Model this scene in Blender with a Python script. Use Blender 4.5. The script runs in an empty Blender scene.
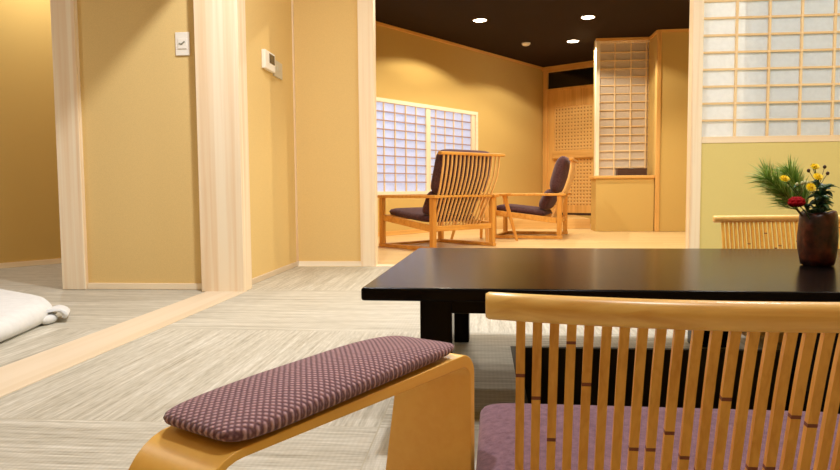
import bpy, bmesh, math, random
from mathutils import Vector, Matrix, Euler, noise as mnoise

random.seed(7)
scene = bpy.context.scene
COL = scene.collection
rad = math.radians

# ---------------------------------------------------------------- materials
def new_mat(name):
    m = bpy.data.materials.new(name)
    m.use_nodes = True
    nt = m.node_tree
    b = nt.nodes['Principled BSDF']
    return m, nt, b

def N(nt, t, **kw):
    n = nt.nodes.new(t)
    for k, v in kw.items():
        setattr(n, k, v)
    return n

def lin(r, g, b):
    f = lambda c: (c / 255 / 12.92) if c / 255 <= .04045 else ((c / 255 + .055) / 1.055) ** 2.4
    return (f(r), f(g), f(b), 1)

def plain(name, col, rough=.6, spec=.5, metal=0, coat=0):
    m, nt, b = new_mat(name)
    b.inputs['Base Color'].default_value = col
    b.inputs['Roughness'].default_value = rough
    b.inputs['Specular IOR Level'].default_value = spec
    b.inputs['Metallic'].default_value = metal
    b.inputs['Coat Weight'].default_value = coat
    return m

def emit(name, col, s):
    m, nt, b = new_mat(name)
    b.inputs['Base Color'].default_value = (0, 0, 0, 1)
    b.inputs['Emission Color'].default_value = col
    b.inputs['Emission Strength'].default_value = s
    return m

def ramp(nt, stops):
    r = N(nt, 'ShaderNodeValToRGB')
    el = r.color_ramp.elements
    el[0].position, el[0].color = stops[0]
    el[1].position, el[1].color = stops[-1]
    for p, c in stops[1:-1]:
        e = el.new(p)
        e.color = c
    return r

def wood(name, light, dark, axis='Z', fine=60, along=2.0, rough=.5, bump=.05, wav=.5, spec=.35):
    """long grain running down one local axis"""
    m, nt, b = new_mat(name)
    L = nt.links.new
    tc = N(nt, 'ShaderNodeTexCoord')
    mp = N(nt, 'ShaderNodeMapping')
    s = {'X': (along, fine, fine), 'Y': (fine, along, fine), 'Z': (fine, fine, along)}[axis]
    mp.inputs['Scale'].default_value = s
    L(tc.outputs['Object'], mp.inputs['Vector'])
    n1 = N(nt, 'ShaderNodeTexNoise')
    n1.inputs['Scale'].default_value = 1.0
    n1.inputs['Detail'].default_value = 4
    n1.inputs['Distortion'].default_value = wav
    L(mp.outputs['Vector'], n1.inputs['Vector'])
    mp2 = N(nt, 'ShaderNodeMapping')
    mp2.inputs['Scale'].default_value = tuple(v * .22 for v in s)
    L(tc.outputs['Object'], mp2.inputs['Vector'])
    n2 = N(nt, 'ShaderNodeTexNoise')
    n2.inputs['Scale'].default_value = 1.0
    n2.inputs['Detail'].default_value = 2
    L(mp2.outputs['Vector'], n2.inputs['Vector'])
    mx = N(nt, 'ShaderNodeMix', data_type='FLOAT')
    mx.inputs[0].default_value = .5
    L(n1.outputs['Fac'], mx.inputs[2])
    L(n2.outputs['Fac'], mx.inputs[3])
    mid = tuple((a + c) / 2 for a, c in zip(light, dark))
    r = ramp(nt, [(.30, dark), (.44, mid), (.56, light), (.75, light)])
    L(mx.outputs[0], r.inputs['Fac'])
    L(r.outputs['Color'], b.inputs['Base Color'])
    b.inputs['Roughness'].default_value = rough
    b.inputs['Specular IOR Level'].default_value = spec
    bp = N(nt, 'ShaderNodeBump')
    bp.inputs['Strength'].default_value = bump
    bp.inputs['Distance'].default_value = .002
    L(n1.outputs['Fac'], bp.inputs['Height'])
    L(bp.outputs['Normal'], b.inputs['Normal'])
    return m

def plaster(name, col, var=.05, bump=.12, scale=220):
    m, nt, b = new_mat(name)
    L = nt.links.new
    tc = N(nt, 'ShaderNodeTexCoord')
    n = N(nt, 'ShaderNodeTexNoise')
    n.inputs['Scale'].default_value = scale
    n.inputs['Detail'].default_value = 3
    L(tc.outputs['Object'], n.inputs['Vector'])
    r = ramp(nt, [(.3, tuple(c * (1 - var) for c in col[:3]) + (1,)), (.7, tuple(min(1, c * (1 + var)) for c in col[:3]) + (1,))])
    L(n.outputs['Fac'], r.inputs['Fac'])
    L(r.outputs['Color'], b.inputs['Base Color'])
    bp = N(nt, 'ShaderNodeBump')
    bp.inputs['Strength'].default_value = bump
    bp.inputs['Distance'].default_value = .002
    L(n.outputs['Fac'], bp.inputs['Height'])
    L(bp.outputs['Normal'], b.inputs['Normal'])
    b.inputs['Roughness'].default_value = .9
    b.inputs['Specular IOR Level'].default_value = .15
    return m

def tatami(name, x0, y0, size, flip=0):
    """square mats laid in a checkerboard: the weave turns a quarter from mat to mat"""
    m, nt, b = new_mat(name)
    L = nt.links.new
    tc = N(nt, 'ShaderNodeTexCoord')
    sp = N(nt, 'ShaderNodeSeparateXYZ')
    L(tc.outputs['Object'], sp.inputs['Vector'])
    def M(op, a, bb=None):
        n = N(nt, 'ShaderNodeMath', operation=op)
        for i, v in enumerate((a, bb)):
            if v is None:
                continue
            if isinstance(v, (int, float)):
                n.inputs[i].default_value = v
            else:
                L(v, n.inputs[i])
        return n.outputs[0]
    u = M('DIVIDE', M('SUBTRACT', sp.outputs['X'], x0), size)
    v = M('DIVIDE', M('SUBTRACT', sp.outputs['Y'], y0), size)
    fu, fv = M('FLOOR', u), M('FLOOR', v)
    par = M('MODULO', M('ADD', M('ADD', fu, fv), 100 + flip), 2.0)
    def mixf(a, c):
        n = N(nt, 'ShaderNodeMix', data_type='FLOAT')
        L(par, n.inputs[0]); L(a, n.inputs[2]); L(c, n.inputs[3])
        return n.outputs[0]
    across = mixf(sp.outputs['X'], sp.outputs['Y'])
    along = mixf(sp.outputs['Y'], sp.outputs['X'])
    def streak(sa, sl, seed, detail=2):
        c = N(nt, 'ShaderNodeCombineXYZ')
        L(M('MULTIPLY', across, sa), c.inputs['X'])
        L(M('MULTIPLY', along, sl), c.inputs['Y'])
        L(M('ADD', M('MULTIPLY', fu, 3.7), M('ADD', M('MULTIPLY', fv, 5.3), seed)), c.inputs['Z'])
        n = N(nt, 'ShaderNodeTexNoise')
        n.inputs['Scale'].default_value = 1
        n.inputs['Detail'].default_value = detail
        L(c.outputs[0], n.inputs['Vector'])
        return n.outputs['Fac']
    a = streak(95, 3.0, 0.0)
    c2 = streak(210, 22, 7.0, 1)
    c3 = streak(24, 1.2, 3.0, 1)
    # dashes of the weft: short breaks along each strand
    dash = M('MULTIPLY', M('SINE', M('MULTIPLY', along, 2 * math.pi / .011)), M('MULTIPLY', c2, .035))
    val = M('ADD', M('ADD', M('MULTIPLY', a, .56), M('MULTIPLY', c2, .32)), M('ADD', M('MULTIPLY', c3, .17), dash))
    r = ramp(nt, [(.33, lin(146, 140, 124)), (.46, lin(174, 168, 152)), (.60, lin(194, 189, 175)), (.76, lin(218, 214, 203))])
    L(val, r.inputs['Fac'])
    # seams
    def edge(w):
        f = M('FRACT', w)
        return M('MINIMUM', f, M('SUBTRACT', 1.0, f))
    e = M('MINIMUM', edge(u), edge(v))
    seam = M('LESS_THAN', e, .0016)
    mx = N(nt, 'ShaderNodeMix', data_type='RGBA')
    L(seam, mx.inputs[0]); L(r.outputs['Color'], mx.inputs[6])
    mx.inputs[7].default_value = lin(172, 164, 144)
    L(mx.outputs[2], b.inputs['Base Color'])
    bp = N(nt, 'ShaderNodeBump')
    bp.inputs['Strength'].default_value = .35
    bp.inputs['Distance'].default_value = .003
    L(val, bp.inputs['Height'])
    L(bp.outputs['Normal'], b.inputs['Normal'])
    b.inputs['Roughness'].default_value = .55
    b.inputs['Specular IOR Level'].default_value = .35
    return m

def fabric(name, light, dark, cell=.0045, bump=.6, sheen=.2, fuzz=.15):
    m, nt, b = new_mat(name)
    L = nt.links.new
    tc = N(nt, 'ShaderNodeTexCoord')
    mp = N(nt, 'ShaderNodeMapping')
    mp.inputs['Rotation'].default_value = (0, 0, rad(45))
    L(tc.outputs['Object'], mp.inputs['Vector'])
    w = []
    for d in ('X', 'Y'):
        wv = N(nt, 'ShaderNodeTexWave', wave_type='BANDS', bands_direction=d, wave_profile='SIN')
        wv.inputs['Scale'].default_value = .314 / cell * .7
        wv.inputs['Distortion'].default_value = .6
        wv.inputs['Detail'].default_value = 1
        L(mp.outputs['Vector'], wv.inputs['Vector'])
        w.append(wv.outputs['Fac'])
    mul = N(nt, 'ShaderNodeMath', operation='MULTIPLY')
    L(w[0], mul.inputs[0]); L(w[1], mul.inputs[1])
    n = N(nt, 'ShaderNodeTexNoise')
    n.inputs['Scale'].default_value = 260
    L(tc.outputs['Object'], n.inputs['Vector'])
    ad = N(nt, 'ShaderNodeMath', operation='MULTIPLY_ADD')
    L(n.outputs['Fac'], ad.inputs[0]); ad.inputs[1].default_value = fuzz * 2; L(mul.outputs[0], ad.inputs[2])
    r = ramp(nt, [(.12, dark), (.75, light)])
    L(ad.outputs[0], r.inputs['Fac'])
    L(r.outputs['Color'], b.inputs['Base Color'])
    bp = N(nt, 'ShaderNodeBump')
    bp.inputs['Strength'].default_value = bump
    bp.inputs['Distance'].default_value = cell * .5
    L(ad.outputs[0], bp.inputs['Height'])
    L(bp.outputs['Normal'], b.inputs['Normal'])
    b.inputs['Roughness'].default_value = .95
    b.inputs['Specular IOR Level'].default_value = .1
    b.inputs['Sheen Weight'].default_value = sheen
    return m

def velvet(name, c1, c2, scale=90):
    m, nt, b = new_mat(name)
    L = nt.links.new
    tc = N(nt, 'ShaderNodeTexCoord')
    n = N(nt, 'ShaderNodeTexNoise')
    n.inputs['Scale'].default_value = scale
    n.inputs['Detail'].default_value = 5
    n.inputs['Roughness'].default_value = .7
    L(tc.outputs['Object'], n.inputs['Vector'])
    r = ramp(nt, [(.35, c1), (.65, c2)])
    L(n.outputs['Fac'], r.inputs['Fac'])
    L(r.outputs['Color'], b.inputs['Base Color'])
    bp = N(nt, 'ShaderNodeBump')
    bp.inputs['Strength'].default_value = .3
    bp.inputs['Distance'].default_value = .002
    L(n.outputs['Fac'], bp.inputs['Height'])
    L(bp.outputs['Normal'], b.inputs['Normal'])
    b.inputs['Roughness'].default_value = 1
    b.inputs['Specular IOR Level'].default_value = .05
    b.inputs['Sheen Weight'].default_value = .25
    b.inputs['Sheen Tint'].default_value = (.9, .75, .8, 1)
    return m

def paper(name, col, trans):
    """shoji paper: part of the light comes through from behind"""
    m = bpy.data.materials.new(name)
    m.use_nodes = True
    nt = m.node_tree
    nt.nodes.clear()
    out = N(nt, 'ShaderNodeOutputMaterial')
    d = N(nt, 'ShaderNodeBsdfDiffuse')
    t = N(nt, 'ShaderNodeBsdfTranslucent')
    d.inputs['Color'].default_value = col
    t.inputs['Color'].default_value = col
    tc = N(nt, 'ShaderNodeTexCoord')
    n = N(nt, 'ShaderNodeTexNoise')
    n.inputs['Scale'].default_value = 40
    n.inputs['Detail'].default_value = 4
    nt.links.new(tc.outputs['Object'], n.inputs['Vector'])
    r = ramp(nt, [(.3, tuple(c * .94 for c in col[:3]) + (1,)), (.7, col)])
    nt.links.new(n.outputs['Fac'], r.inputs['Fac'])
    nt.links.new(r.outputs['Color'], d.inputs['Color'])
    nt.links.new(r.outputs['Color'], t.inputs['Color'])
    mx = N(nt, 'ShaderNodeMixShader')
    mx.inputs[0].default_value = trans
    nt.links.new(d.outputs[0], mx.inputs[1])
    nt.links.new(t.outputs[0], mx.inputs[2])
    nt.links.new(mx.outputs[0], out.inputs['Surface'])
    return m

def wicker(name):
    m, nt, b = new_mat(name)
    L = nt.links.new
    tc = N(nt, 'ShaderNodeTexCoord')
    w = []
    for d in ('X', 'Z'):
        wv = N(nt, 'ShaderNodeTexWave', wave_type='BANDS', bands_direction=d, wave_profile='SIN')
        wv.inputs['Scale'].default_value = .314 / .050
        wv.inputs['Distortion'].default_value = 0
        L(tc.outputs['Object'], wv.inputs['Vector'])
        w.append(wv.outputs['Fac'])
    mul = N(nt, 'ShaderNodeMath', operation='MULTIPLY')
    L(w[0], mul.inputs[0]); L(w[1], mul.inputs[1])
    r = ramp(nt, [(.50, lin(230, 184, 110)), (.90, lin(158, 108, 50))])
    L(mul.outputs[0], r.inputs['Fac'])
    L(r.outputs['Color'], b.inputs['Base Color'])
    bp = N(nt, 'ShaderNodeBump')
    bp.inputs['Strength'].default_value = .6
    bp.inputs['Distance'].default_value = .02
    bp.invert = True
    L(mul.outputs[0], bp.inputs['Height'])
    L(bp.outputs['Normal'], b.inputs['Normal'])
    b.inputs['Roughness'].default_value = .7
    return m

def planks(name):
    m, nt, b = new_mat(name)
    L = nt.links.new
    tc = N(nt, 'ShaderNodeTexCoord')
    mp = N(nt, 'ShaderNodeMapping')
    mp.inputs['Rotation'].default_value = (0, 0, 0)
    L(tc.outputs['Object'], mp.inputs['Vector'])
    br = N(nt, 'ShaderNodeTexBrick')
    br.inputs['Scale'].default_value = 1
    br.inputs['Brick Width'].default_value = 1.1
    br.inputs['Row Height'].default_value = .12
    br.inputs['Mortar Size'].default_value = .0015
    br.inputs['Color1'].default_value = lin(238, 205, 146)
    br.inputs['Color2'].default_value = lin(229, 192, 128)
    br.inputs['Mortar'].default_value = lin(190, 145, 82)
    L(mp.outputs['Vector'], br.inputs['Vector'])
    L(br.outputs['Color'], b.inputs['Base Color'])
    b.inputs['Roughness'].default_value = .4
    return m

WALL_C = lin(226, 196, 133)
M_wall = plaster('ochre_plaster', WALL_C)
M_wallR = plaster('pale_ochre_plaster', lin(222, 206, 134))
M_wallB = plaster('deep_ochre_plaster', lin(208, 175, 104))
M_ceil = plaster('cream_ceiling_board', lin(240, 226, 196), bump=.03)
M_dark = plaster('dark_brown_ceiling', lin(44, 30, 20), bump=.05)
M_hinoki = wood('pale_cypress_upright', lin(246, 230, 202), lin(230, 196, 152), 'Z', fine=38, along=.7, rough=.55)
M_hinokiX = wood('pale_cypress_cross', lin(247, 231, 202), lin(238, 211, 172), 'X', fine=38, along=.7, rough=.55)
M_hinokiY = wood('pale_cypress_sill', lin(220, 203, 178), lin(209, 187, 154), 'Y', fine=26, along=.7, rough=.5)
M_bar = wood('shoji_bar_wood', lin(240, 212, 164), lin(224, 188, 134), 'X', fine=60, rough=.6)
M_barV = wood('shoji_upright_wood', lin(243, 216, 170), lin(228, 194, 142), 'Z', fine=60, rough=.6)
M_winbar = plain('window_bar_shaded', lin(170, 136, 118), .6)  # backlit wood: the shade on the cross bars is put into this colour
M_amber = wood('amber_trim', lin(232, 182, 104), lin(206, 150, 76), 'Z', fine=50, rough=.5)
M_amberX = wood('amber_trim_cross', lin(232, 182, 104), lin(206, 150, 76), 'X', fine=50, rough=.5)
M_oak = wood('honey_wood', lin(250, 208, 124), lin(216, 154, 68), 'X', fine=55, along=3.2, rough=.3, wav=1.4, spec=.5)
M_ply = wood('honey_plywood', lin(246, 196, 98), lin(241, 186, 88), 'Y', fine=60, along=3, rough=.35, wav=.4, bump=.02)
M_bamboo = wood('bamboo', lin(230, 172, 74), lin(206, 142, 46), 'Z', fine=160, along=6, rough=.4)
M_node = plain('bamboo_joint', lin(120, 58, 12), .5)
M_chair = wood('lounge_oak', lin(226, 166, 78), lin(196, 128, 48), 'X', fine=40, along=3, rough=.42)
M_chairZ = wood('lounge_oak_upright', lin(226, 166, 78), lin(196, 128, 48), 'Z', fine=40, along=3, rough=.42)
M_slat = plain('lounge_slat', lin(238, 190, 120), .4)
M_lacquer = plain('black_lacquer', lin(16, 11, 9), .2, .07)
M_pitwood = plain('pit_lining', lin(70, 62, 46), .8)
M_floor = tatami('woven_mat', -1.18, 1.375, .962, flip=0)
M_floorB = tatami('woven_mat_bedroom', -1.38, 1.375, .962, flip=1)
M_planks = planks('pale_floorboards')
M_pad = fabric('plum_weave', lin(186, 148, 154), lin(100, 68, 76), cell=.0046, bump=.7)
M_cush = velvet('plum_velvet', lin(96, 70, 82), lin(126, 96, 109))
M_cushD = velvet('dark_plum_cloth', lin(66, 42, 44), lin(92, 64, 66), 60)
M_white = plain('white_plastic', lin(240, 234, 222), .4)
M_grey = plain('grey_plastic', lin(205, 196, 172), .5)
M_screen = plain('dark_display', lin(70, 58, 42), .25)
M_mark = plain('grey_mark', lin(140, 138, 120), .6)
M_cloth = velvet('white_cotton', lin(212, 212, 211), lin(220, 220, 219), 30)
M_cloth.node_tree.nodes['Principled BSDF'].inputs['Sheen Weight'].default_value = 0
M_paperR = paper('shoji_paper', (.88, .92, .95, 1), .5)
M_paperL = paper('window_paper', (.80, .80, .88, 1), .8)
M_paperB = paper('lattice_paper', (.80, .70, .58, 1), .35)
M_wicker = wicker('woven_cane')
M_glassdark = plain('dark_glass', lin(22, 20, 18), .12)
M_lamp = emit('lamp_glow', (1, .9, .72, 1), 20)
M_ring = plain('lamp_ring', lin(210, 190, 160), .4)
M_box = plain('dark_wood_box', lin(66, 34, 16), .4)

# ---------------------------------------------------------------- helpers
def bm_box(bm, lo, hi, mat=0):
    x0, y0, z0 = lo; x1, y1, z1 = hi
    v = [bm.verts.new(p) for p in ((x0, y0, z0), (x1, y0, z0), (x1, y1, z0), (x0, y1, z0), (x0, y0, z1), (x1, y0, z1), (x1, y1, z1), (x0, y1, z1))]
    for f in ((0, 3, 2, 1), (4, 5, 6, 7), (0, 1, 5, 4), (1, 2, 6, 5), (2, 3, 7, 6), (3, 0, 4, 7)):
        bm.faces.new([v[i] for i in f]).material_index = mat
    return v

def bm_prism(bm, pts, z0, z1, mat=0):
    a = [bm.verts.new((x, y, z0)) for x, y in pts]
    b = [bm.verts.new((x, y, z1)) for x, y in pts]
    n = len(pts)
    bm.faces.new(a[::-1]).material_index = mat
    bm.faces.new(b).material_index = mat
    for i in range(n):
        bm.faces.new((a[i], a[(i + 1) % n], b[(i + 1) % n], b[i])).material_index = mat

def bm_loft(bm, rings, caps=True, closed=True, mats=None):
    vr = [[bm.verts.new(p) for p in r] for r in rings]
    n = len(rings[0])
    for k in range(len(vr) - 1):
        for i in range(n if closed else n - 1):
            f = bm.faces.new((vr[k][i], vr[k][(i + 1) % n], vr[k + 1][(i + 1) % n], vr[k + 1][i]))
            if mats:
                f.material_index = mats[k]
    if caps:
        bm.faces.new(vr[0][::-1])
        bm.faces.new(vr[-1])
    return vr

def bm_beam(bm, p, q, w, h, up=(0, 0, 1), w2=None, h2=None):
    """bar of w x h from p to q"""
    p, q = Vector(p), Vector(q)
    d = (q - p).normalized()
    s = d.cross(Vector(up)).normalized()
    u = s.cross(d).normalized()
    w2 = w2 or w; h2 = h2 or h
    bm_loft(bm, [[p + s * a * w / 2 + u * c * h / 2 for a, c in ((-1, -1), (1, -1), (1, 1), (-1, 1))],
                 [q + s * a * w2 / 2 + u * c * h2 / 2 for a, c in ((-1, -1), (1, -1), (1, 1), (-1, 1))]])

def bm_tube(bm, pts, r, n=8):
    pts = [Vector(p) for p in pts]
    rs = r if isinstance(r, (list, tuple)) else [r] * len(pts)
    rings = []
    for i, p in enumerate(pts):
        d = (pts[min(i + 1, len(pts) - 1)] - pts[max(i - 1, 0)]).normalized()
        s = d.cross(Vector((.31, .2, .93))).normalized()
        u = s.cross(d)
        rings.append([p + (s * math.cos(2 * math.pi * k / n) + u * math.sin(2 * math.pi * k / n)) * rs[i] for k in range(n)])
    bm_loft(bm, rings)

def bm_lathe(bm, prof, n=24, c=(0, 0), caps=True):
    rings = [[(c[0] + r * math.cos(2 * math.pi * k / n), c[1] + r * math.sin(2 * math.pi * k / n), z) for k in range(n)] for r, z in prof]
    bm_loft(bm, rings, caps)

def bm_cushion(bm, cx, cy, cz, hx, hy, hz, p=5.0, q=2.6, nu=48, nv=14):
    """puffy rounded block: superellipse plan, softened edge"""
    se = lambda c, e: math.copysign(abs(c) ** e, c)
    rings = []
    for j in range(nv + 1):
        a = -math.pi / 2 + math.pi * j / nv
        r = abs(math.cos(a)) ** (2 / q) if abs(math.cos(a)) > 1e-6 else 0
        r = max(r, .02)
        z = se(math.sin(a), 2 / q)
        rings.append([(cx + hx * r * se(math.cos(t), 2 / p), cy + hy * r * se(math.sin(t), 2 / p), cz + hz * z)
                      for t in (2 * math.pi * (k + .5) / nu for k in range(nu))])
    bm_loft(bm, rings)

def obj(name, bm, mats, parent=None, smooth=False, bevel=0, seg=2, loc=None, rot=None):
    bmesh.ops.recalc_face_normals(bm, faces=bm.faces[:])
    me = bpy.data.meshes.new(name)
    bm.to_mesh(me); bm.free()
    for m in (mats if isinstance(mats, (list, tuple)) else [mats]):
        me.materials.append(m)
    if smooth:
        for p in me.polygons:
            p.use_smooth = True
    o = bpy.data.objects.new(name, me)
    COL.objects.link(o)
    if parent:
        o.parent = parent
    if loc:
        o.location = loc
    if rot:
        o.rotation_euler = rot
    if bevel:
        md = o.modifiers.new('bevel', 'BEVEL')
        md.width = bevel; md.segments = seg; md.limit_method = 'ANGLE'; md.angle_limit = rad(40)
        md.harden_normals = False
        for p in me.polygons:
            p.use_smooth = True
        me_sm = o.modifiers.new('wn', 'WEIGHTED_NORMAL')
    return o

def box_obj(name, lo, hi, mat, parent=None, bevel=0, seg=2):
    bm = bmesh.new(); bm_box(bm, lo, hi)
    return obj(name, bm, mat, parent, bevel=bevel, seg=seg)

def thing(name, label, cat, loc=(0, 0, 0), rz=0, group=None):
    o = bpy.data.objects.new(name, None)
    COL.objects.link(o)
    o.empty_display_size = .1
    o.location = loc; o.rotation_euler = (0, 0, rz)
    return tag(o, label, cat, group)

def tag(o, label, cat, group=None):
    o['label'] = label; o['category'] = cat; o['kind'] = 'thing'
    if group:
        o['group'] = group
    return o

def struct(o, label=None, cat=None):
    o['kind'] = 'structure'
    if label:
        o['label'] = label
        o['category'] = cat
    return o

def copy_tree(o, parent=None):
    c = o.copy(); COL.objects.link(c)
    if parent:
        c.parent = parent
    for ch in [x for x in bpy.data.objects if x.parent == o]:
        copy_tree(ch, c)
    return c

def empty(name, loc=(0, 0, 0), rz=0):
    o = bpy.data.objects.new(name, None)
    COL.objects.link(o); o.location = loc; o.rotation_euler = (0, 0, rz)
    return o

# ---------------------------------------------------------------- setting: floors
TR = -1.18      # living-room edge of the sill between the two rooms
TL = -1.38
YB = 4.40       # partition towards the back room
PIT = (.09, 1.34, 1.49, 2.14)
bm = bmesh.new()
px0, px1, py0, py1 = PIT
for lo, hi in (((TR, -1.7, -.05), (3.3, py0, 0)), ((TR, py1, -.05), (3.3, YB - .03, 0)), ((TR, py0, -.05), (px0, py1, 0)), ((px1, py0, -.05), (3.3, py1, 0)), ((-1.242, 3.26, -.05), (TR, YB - .03, 0))):
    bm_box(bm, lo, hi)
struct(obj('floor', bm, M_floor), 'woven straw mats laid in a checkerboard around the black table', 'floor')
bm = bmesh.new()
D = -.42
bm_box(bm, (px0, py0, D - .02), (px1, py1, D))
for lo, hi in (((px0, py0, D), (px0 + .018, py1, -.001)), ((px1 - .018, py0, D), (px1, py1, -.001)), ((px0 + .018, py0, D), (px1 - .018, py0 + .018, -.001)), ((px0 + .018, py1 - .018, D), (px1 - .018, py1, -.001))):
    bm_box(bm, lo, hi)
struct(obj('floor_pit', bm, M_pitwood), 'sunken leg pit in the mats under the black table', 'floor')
struct(box_obj('floor_bedroom', (-5.2, -1.7, -.05), (TL, 6.6, -.001), M_floorB), 'woven straw mats in the side room where the white bedding lies', 'floor')
bm = bmesh.new()
bm_box(bm, (-2.05, YB + .07, -.05), (4.2, 11.2, -.002))
struct(obj('floor_back_room', bm, M_planks), 'pale floorboards of the room behind, under the lounge chairs', 'floor')
struct(box_obj('trim_1', (TL, -1.7, -.05), (TR, 3.26, .003), M_hinokiY, bevel=.002), 'pale wooden sill set in the floor between the two matted rooms', 'sill')
struct(box_obj('trim_2', (-.702, YB - .03, -.05), (1.31, YB + .07, .004), M_hinokiX, bevel=.002), 'pale wooden sill in front of the lounge chairs', 'sill')

# ---------------------------------------------------------------- setting: walls
def wall(name, lo, hi, mat, label=None):
    return struct(box_obj(name, lo, hi, mat), label, 'wall' if label else None)

H = 2.45
# recess box between post 1 and post 2 and the wall with the thermostat (one solid closet block)
wall('wall_switch', (-2.07, 3.31, 0), (-1.30, 3.36, H), M_wall, 'ochre plaster wall between two pale posts carrying the light switch')
wall('wall_left', (-1.30, 3.352, 0), (-1.242, YB + .06, H), M_wall, 'ochre plaster wall with the thermostat, running to the back corner')
wall('wall_back', (-1.242, YB + .01, 0), (-.79, YB + .06, H), M_wall, 'narrow ochre plaster wall between the back corner and the slim post')
wall('wall_alcove_side', (-2.07, 3.36, 0), (-2.02, 5.95, H), M_wall)
wall('wall_bedroom_left', (-5.25, -1.7, 0), (-5.2, 3.0, H), M_wall)
wall('wall_rear', (-5.25, -1.75, 0), (3.35, -1.7, H), M_wall)
wall('wall_right', (3.3, -1.7, 0), (3.35, YB + .06, H), M_wallR)
# wall above the opening between the two rooms (its lower edge throws the slanting shade)
wall('wall_lintel_left', (TL + .02, -1.7, 1.85), (TR - .0, 3.24, H), M_wall)
# partition to the back room
wall('wall_lintel_back', (-.79, YB, 1.84), (3.3, YB + .06, H), M_wall)
wall('wall_partition', (1.37, YB + .005, 0), (3.3, YB + .055, .786), M_wallR, 'pale yellow plaster panel below the large paper screen')
wall('ceiling', (-5.25, -1.75, H), (3.35, 6.6, H + .05), M_ceil)

# posts
def post(name, x0, x1, y0, y1, label, z1=H, mat=None):
    return struct(box_obj(name, (x0, y0, 0), (x1, y1, z1), mat or M_hinoki, bevel=.003), label, 'post')
post('trim_3', -2.178, -2.052, 3.28, 3.42, 'leftmost pale cypress post beside the ochre switch wall')
post('trim_4', -1.405, -1.185, 3.23, 3.35, 'broad pale cypress post right of the light switch')
post('trim_5', -.805, -.702, YB - .01, YB + .09, 'slim pale post at the left of the opening to the back room')
post('trim_6', 1.312, 1.378, YB - .01, YB + .07, 'slim pale post left of the large paper screen')
box_obj('trim_seam', (-.765, YB - .013, 0), (-.735, YB - .009, 1.75), M_white).hide_render = True
bpy.data.objects.remove(bpy.data.objects['trim_seam'])
for nm, lo, hi, mt in (('baseboard_switch', (-2.052, 3.296, 0), (-1.405, 3.31, .032), M_hinokiX),
                       ('baseboard_left', (-1.242, 3.35, 0), (-1.230, YB + .01, .032), M_hinokiY),
                       ('baseboard_back', (-1.230, YB - .004, 0), (-.805, YB + .01, .032), M_hinokiX)):
    struct(box_obj(nm, lo, hi, mt, bevel=.002))
struct(box_obj('trim_7', (-1.243, YB - .010, .032), (-1.233, YB + .0095, H), M_hinoki))

# ---------------------------------------------------------------- large paper screen on the right
w1 = struct(empty('window_1'), 'large paper screen with a wooden grid above the yellow plaster panel', 'shoji screen')
Xs = [1.586, 1.782, 1.974, 2.168, 2.364, 2.56, 2.756, 2.952, 3.148]
Zs = [.927 + .1055 * k for k in range(8)]
ys = YB + .012
bm = bmesh.new()
for x in Xs:
    bm_box(bm, (x - .0065, ys, .822), (x + .0065, ys + .017, 1.80))
obj('upright_bars', bm, M_barV, w1)
bm = bmesh.new()
for z in Zs:
    bm_box(bm, (1.378, ys + .002, z - .006), (3.3, ys + .018, z + .006))
obj('cross_bars', bm, M_bar, w1)
bm = bmesh.new()
bm_box(bm, (1.378, ys - .012, .784), (3.3, ys + .03, .824))
bm_box(bm, (1.378, ys - .012, 1.80), (3.3, ys + .03, 1.84))
obj('frame', bm, M_hinokiX, w1, bevel=.002)
box_obj('paper', (1.372, ys + .018, .80), (3.3, ys + .0195, 1.83), M_paperR, w1)
bm = bmesh.new()
bm_box(bm, (1.66, ys + .05, .80), (3.3, ys + .052, 1.83))
obj('second_paper', bm, M_paperR, w1)

# ---------------------------------------------------------------- back room shell
HB = 2.32
A = Vector((-1.14, 7.277)); C = Vector((.909, 10.298))
u = (C - A).normalized(); nrm = Vector((u.y, -u.x))      # nrm points into the room
v = nrm.copy()
def Wp(t, off=0): return A + u * t + nrm * off
tC = (C - A).length
ANG = math.atan2(u.y, u.x)

def oblique_box(name, t0, t1, z0, z1, o0, o1, mat, parent=None, bevel=0):
    bm = bmesh.new(); bm_box(bm, (t0, -o1, z0), (t1, -o0, z1))
    return obj(name, bm, mat, parent, bevel=bevel, loc=None if parent else (A.x, A.y, 0), rot=None if parent else (0, 0, ANG))

WT0, WT1, WZ0, WZ1 = -1.25, 1.93, .455, 1.515        # window opening in the oblique wall
bm = bmesh.new()
for t0, t1, z0, z1 in ((-7.4, WT0, 0, H), (WT1, tC + .06, 0, HB), (WT0, WT1, 0, WZ0), (WT0, WT1, WZ1, HB)):
    bm_box(bm, (t0, 0, z0), (t1, .06, z1))
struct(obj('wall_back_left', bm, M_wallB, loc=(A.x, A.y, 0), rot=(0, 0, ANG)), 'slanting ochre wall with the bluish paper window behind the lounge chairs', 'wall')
struct(oblique_box('baseboard_back_left', -1.6, tC, 0, .05, .001, .014, M_amberX))
struct(oblique_box('baseboard_alcove', -7.4, -1.7, 0, .035, .001, .014, M_hinokiX))
struct(oblique_box('trim_8', -1.6, tC, HB - .03, HB, .001, .02, M_amberX))
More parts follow.
